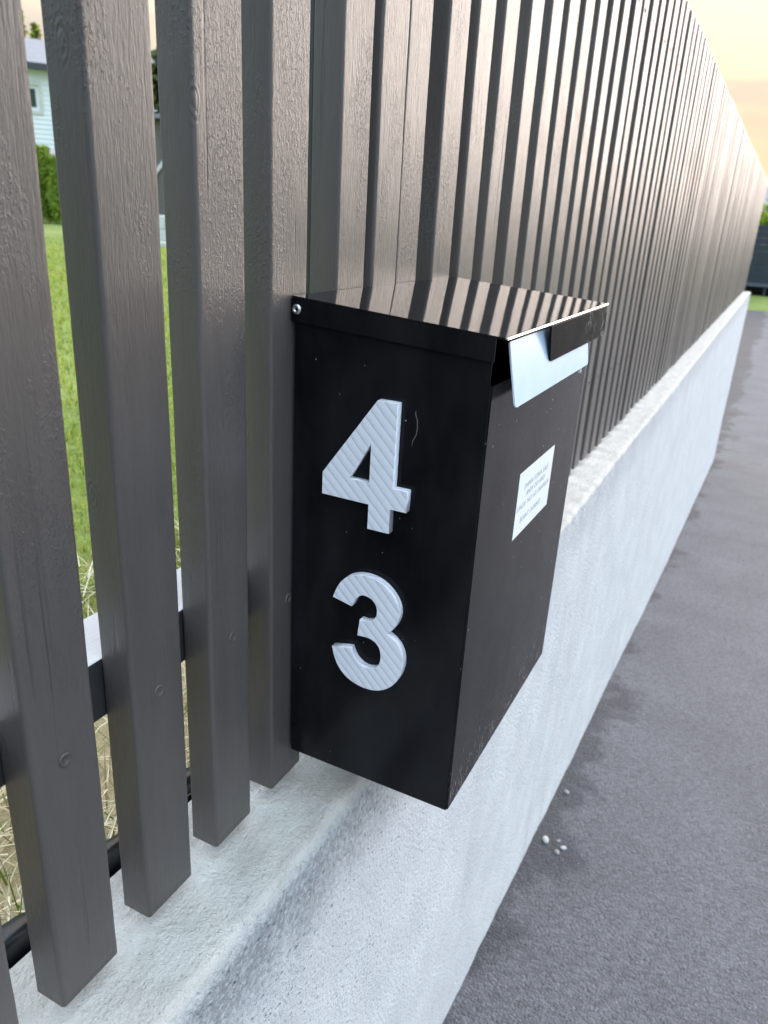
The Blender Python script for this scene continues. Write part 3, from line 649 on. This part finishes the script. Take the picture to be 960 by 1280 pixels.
hbox('gable_wall', A1 - .15, A1 - .01, .03, 8, LAWN - .2, EZ, M['hwhite'], house); hbox('gable_wall', A0 + .01, A0 + .15, .03, 8, LAWN - .2, EZ, M['hwhite'], house); hbox('back_wall', A0 + .01, A1 - .01, 8.01, 8.15, LAWN - .2, EZ, M['hwhite'], house)
wn = hbox('window', WA0 + .11, WA1 - .11, .06, .08, WZ0 + .11, WZ1 - .11, M['glass'], house)
for q in ((WA0 - .1, WA1 + .1, WZ1, WZ1 + .12), (WA0 - .1, WA1 + .1, WZ0 - .12, WZ0), (WA0 - .12, WA0, WZ0 + .001, WZ1 - .001), (WA1, WA1 + .12, WZ0 + .001, WZ1 - .001)):
    f_ = hbox('casing', q[0], q[1], -.055, -.002, q[2], q[3], M['pale'], house)
for q in ((WA0, WA1, WZ1 - .1, WZ1), (WA0, WA1, WZ0, WZ0 + .1), (WA0, WA0 + .1, WZ0 + .1, WZ1 - .1), (WA1 - .1, WA1, WZ0 + .1, WZ1 - .1), (-.80, -.74, WZ0 + .1, WZ1 - .1)):
    f_ = hbox('frame', q[0], q[1], .0, .055, q[2], q[3], M['hwhite'], house); f_.parent = wn; f_.location = (0, 0, 0)
    f_.location = -gloc(wn)
hbox('fascia', A0 - .5, A1 + .5, -.42, -.36, EZ - .10, EZ + .10, M['fascia'], house)
ov = EZ + .02
pts = [hp(A0 - .5, -.36, ov), hp(A1 + .5, -.36, ov), hp(A1 + .5, 4, 5.75), hp(A0 - .5, 4, 5.75), hp(A1 + .5, 8.5, ov), hp(A0 - .5, 8.5, ov)]
low = [p - Vector((0, 0, .14)) for p in pts]
mobj('roof', pts + low, [(0, 1, 2, 3), (3, 2, 4, 5), (6, 9, 8, 7), (9, 11, 10, 8), (0, 6, 7, 1), (1, 7, 8, 2), (2, 8, 10, 4), (4, 10, 11, 5), (5, 11, 9, 3), (3, 9, 6, 0)], M['roof'], house)
# brown-grey garden shed and pale block edging seen in the second gap
sx, sy = -.885 * 15.0, 15.0
shed = empty('garden_shed', 'brown-grey board shed in front of the white house, seen in the second gap', 'shed', (sx, sy, LAWN))
kk = 0
for i in range(12):
    x0 = sx - 1.2 + i * .2
    box('wall_board', (x0 + .006, sy - .02 - .012 * (i % 2), LAWN), (x0 + .194, sy + .03, 1.75), M['shed'], shed, .004)
box('side_wall', (sx - 1.19, sy + .035, LAWN), (sx - 1.14, sy + 2, 1.75), M['shed'], shed); box('side_wall', (sx + 1.14, sy + .035, LAWN), (sx + 1.19, sy + 2, 1.75), M['shed'], shed); box('back_wall', (sx - 1.19, sy + 2.005, LAWN), (sx + 1.19, sy + 2.05, 1.75), M['shed'], shed)
box('roof', (sx - 1.35, sy - .2, 1.755), (sx + 1.35, sy + 2.2, 1.85), M['roof'], shed, .01)
mobj('brace', [(sx - .6, sy - .06, .4), (sx + .7, sy - .06, 1.5), (sx + .7, sy - .06, 1.62), (sx - .6, sy - .06, .52), (sx - .6, sy - .034, .4), (sx + .7, sy - .034, 1.5), (sx + .7, sy - .034, 1.62), (sx - .6, sy - .034, .52)], [(0, 1, 2, 3), (7, 6, 5, 4), (0, 4, 5, 1), (1, 5, 6, 2), (2, 6, 7, 3), (3, 7, 4, 0)], M['pale'], shed)
edge = empty('block_edging', 'low edging of pale concrete blocks at the far side of the lawn', 'edging', (-.9 * 9.6, 9.6, LAWN))
bme = None
for r_ in range(2):
    for i in range(7):
        x0 = -.9 * 9.6 - 1.4 + i * .4 + .2 * r_
        o = box('block', (x0 + .004, 9.6, LAWN - .02 + .2 * r_ + .003 * r_), (x0 + .392, 9.85, LAWN - .02 + .2 * (r_ + 1)), M['pale'], edge, .012)
# trees
def spruce(x, y, h, r, lab, grp, mats, seed, base=LAWN):
    tr = empty('spruce_tree', lab, 'tree', (x, y, base), grp); rs = np.random.default_rng(seed)
    V = []; F = []; mi = []; lv = int(h * 3.2)
    for k in range(lv):
        u = k / lv; z = base + h * (.12 + .88 * u); rr = r * (1 - u) ** .85 + .12
        for j in range(int(9 + 8 * (1 - u))):
            a = rs.uniform(0, 6.28); L = rr * rs.uniform(.65, 1.1); nseg = max(3, int(L * 9))
            for s in range(nseg):
                t_ = (s + .5) / nseg; px = x + math.cos(a) * L * t_; py = y + math.sin(a) * L * t_; pz = z - L * .35 * t_ ** 1.3 + rs.uniform(-.05, .05)
                w_ = .20 * (1 - .4 * t_) * (1 + .25 * rs.random()); b = len(V)
                ax, ay = -math.sin(a), math.cos(a); dr = rs.uniform(.1, .3)
                V += [(px - ax * w_, py - ay * w_, pz - dr), (px + math.cos(a) * .22, py + math.sin(a) * .22, pz - .05), (px + ax * w_, py + ay * w_, pz - dr), (px - math.cos(a) * .12, py - math.sin(a) * .12, pz + .05)]
                F.append((b, b + 1, b + 2, b + 3)); mi.append(int(rs.random() < .35))
    tri_mesh('crown', np.array(V), np.array(F), mats, mi, tr)
    tube('trunk', [(x, y, base), (x, y, base + h * .5), (x, y, base + h * .97)], .12 + h * .008, M['bark'], tr)
spruce(-.893 * 17.2, 17.2, 4.45, .9, 'dark green young spruce in front of the house roof, in the second gap', None, [M['needle'], M['needle2']], 3)
for i, (a_, d_, h_, l_) in enumerate(((1.34, 44, 12.5, 'tall spruce far behind the house, leftmost of the row'), (1.235, 46, 12.2, 'second spruce from the left of the row behind the house'), (1.185, 43, 12.7, 'thin spruce in the middle of the row behind the house'), (1.150, 45, 12.3, 'short yellowish spruce right of the middle behind the house roof'), (1.08, 47, 12.0, 'spruce right of the short one behind the house'), (.98, 44, 9.0, 'spruce behind the right end of the house'), (.86, 46, 9.4, 'rightmost spruce of the row behind the house'))):
    spruce(-a_ * d_, d_, h_, 1.9, l_, 'spruces behind the white house', [M['needle2'], M['hedge2']], i + 11)
# ------------------------------------------------------------------ far right: dark board fence on posts with hedge behind
FY = 33.5; gz = float(road_z(FY))
df = empty('dark_board_fence', 'navy-black board fence raised on posts beyond the end of the road', 'fence', (2, FY, gz))
zt, zb = .42, -1.66
nb = 9; hh = (zt - zb) / nb
for i in range(nb): box('board', (-4.5, FY - .03 - .006 * (i % 2), zb + i * hh + .004), (9, FY, zb + (i + 1) * hh - .004), M['navy'], df, .006)
box('bottom_lip', (-4.5, FY - .10, zb - .12), (9, FY + .02, zb - .004), M['navyl'], df, .01)
for x in np.arange(-4.4, 9.1, 1.9): box('post', (x, FY + .005 + .02, gz - .05), (x + .1, FY + .12, zt), M['navy'], df, .004)
box('back_boards', (-4.5, FY + 1.6, gz - .05), (9, FY + 1.64, zb + .5), M['navy'], df)
box('floor_deck', (-4.5, FY + .125, zb - .1), (9, FY + 1.59, zb - .02), M['navy'], df)
hb = empty('leafy_shrub', 'leafy green shrub showing above the dark board fence', 'shrub', (-1.8, 36, gz))
n = 14000; th_ = rng.uniform(0, 6.28, n); ph = np.arccos(rng.uniform(-1, 1, n)); rr = (.75 + .25 * rng.random(n)) * (1 + .22 * np.sin(3 * th_ + 2) * np.sin(4 * ph))
P_ = np.stack([-1.8 + 4.2 * rr * np.sin(ph) * np.cos(th_), 36 + .9 * rr * np.sin(ph) * np.sin(th_), -.5 + 1.75 * rr * np.cos(ph)], -1); P_ = P_[P_[:, 2] > gz]; n = len(P_)
leafcloud('foliage', P_, .12, [M['hedge'], M['hedge2']], (rng.random(n) < .4).astype(int), hb)
tube('trunk', [(-1.8, 36, gz), (-1.7, 36, gz + 1), (-1.8, 36, gz + 1.8)], .1, M['bark'], hb)
gh = empty('grey_roof_house', 'distant house with a slate grey roof above the far shrub', 'house', (-1, 60, -1.6))
box('wall', (-9, 58, -1.7), (8, 66, 1.6), M['hwhite'], gh); 
mobj('roof', [(-9.5, 57.5, 1.6), (8.5, 57.5, 1.6), (8.5, 62, 3.3), (-9.5, 62, 3.3), (8.5, 66.5, 1.6), (-9.5, 66.5, 1.6)], [(0, 1, 2, 3), (3, 2, 4, 5), (0, 5, 4, 1), (1, 4, 2), (0, 3, 5)], M['roof'], gh)
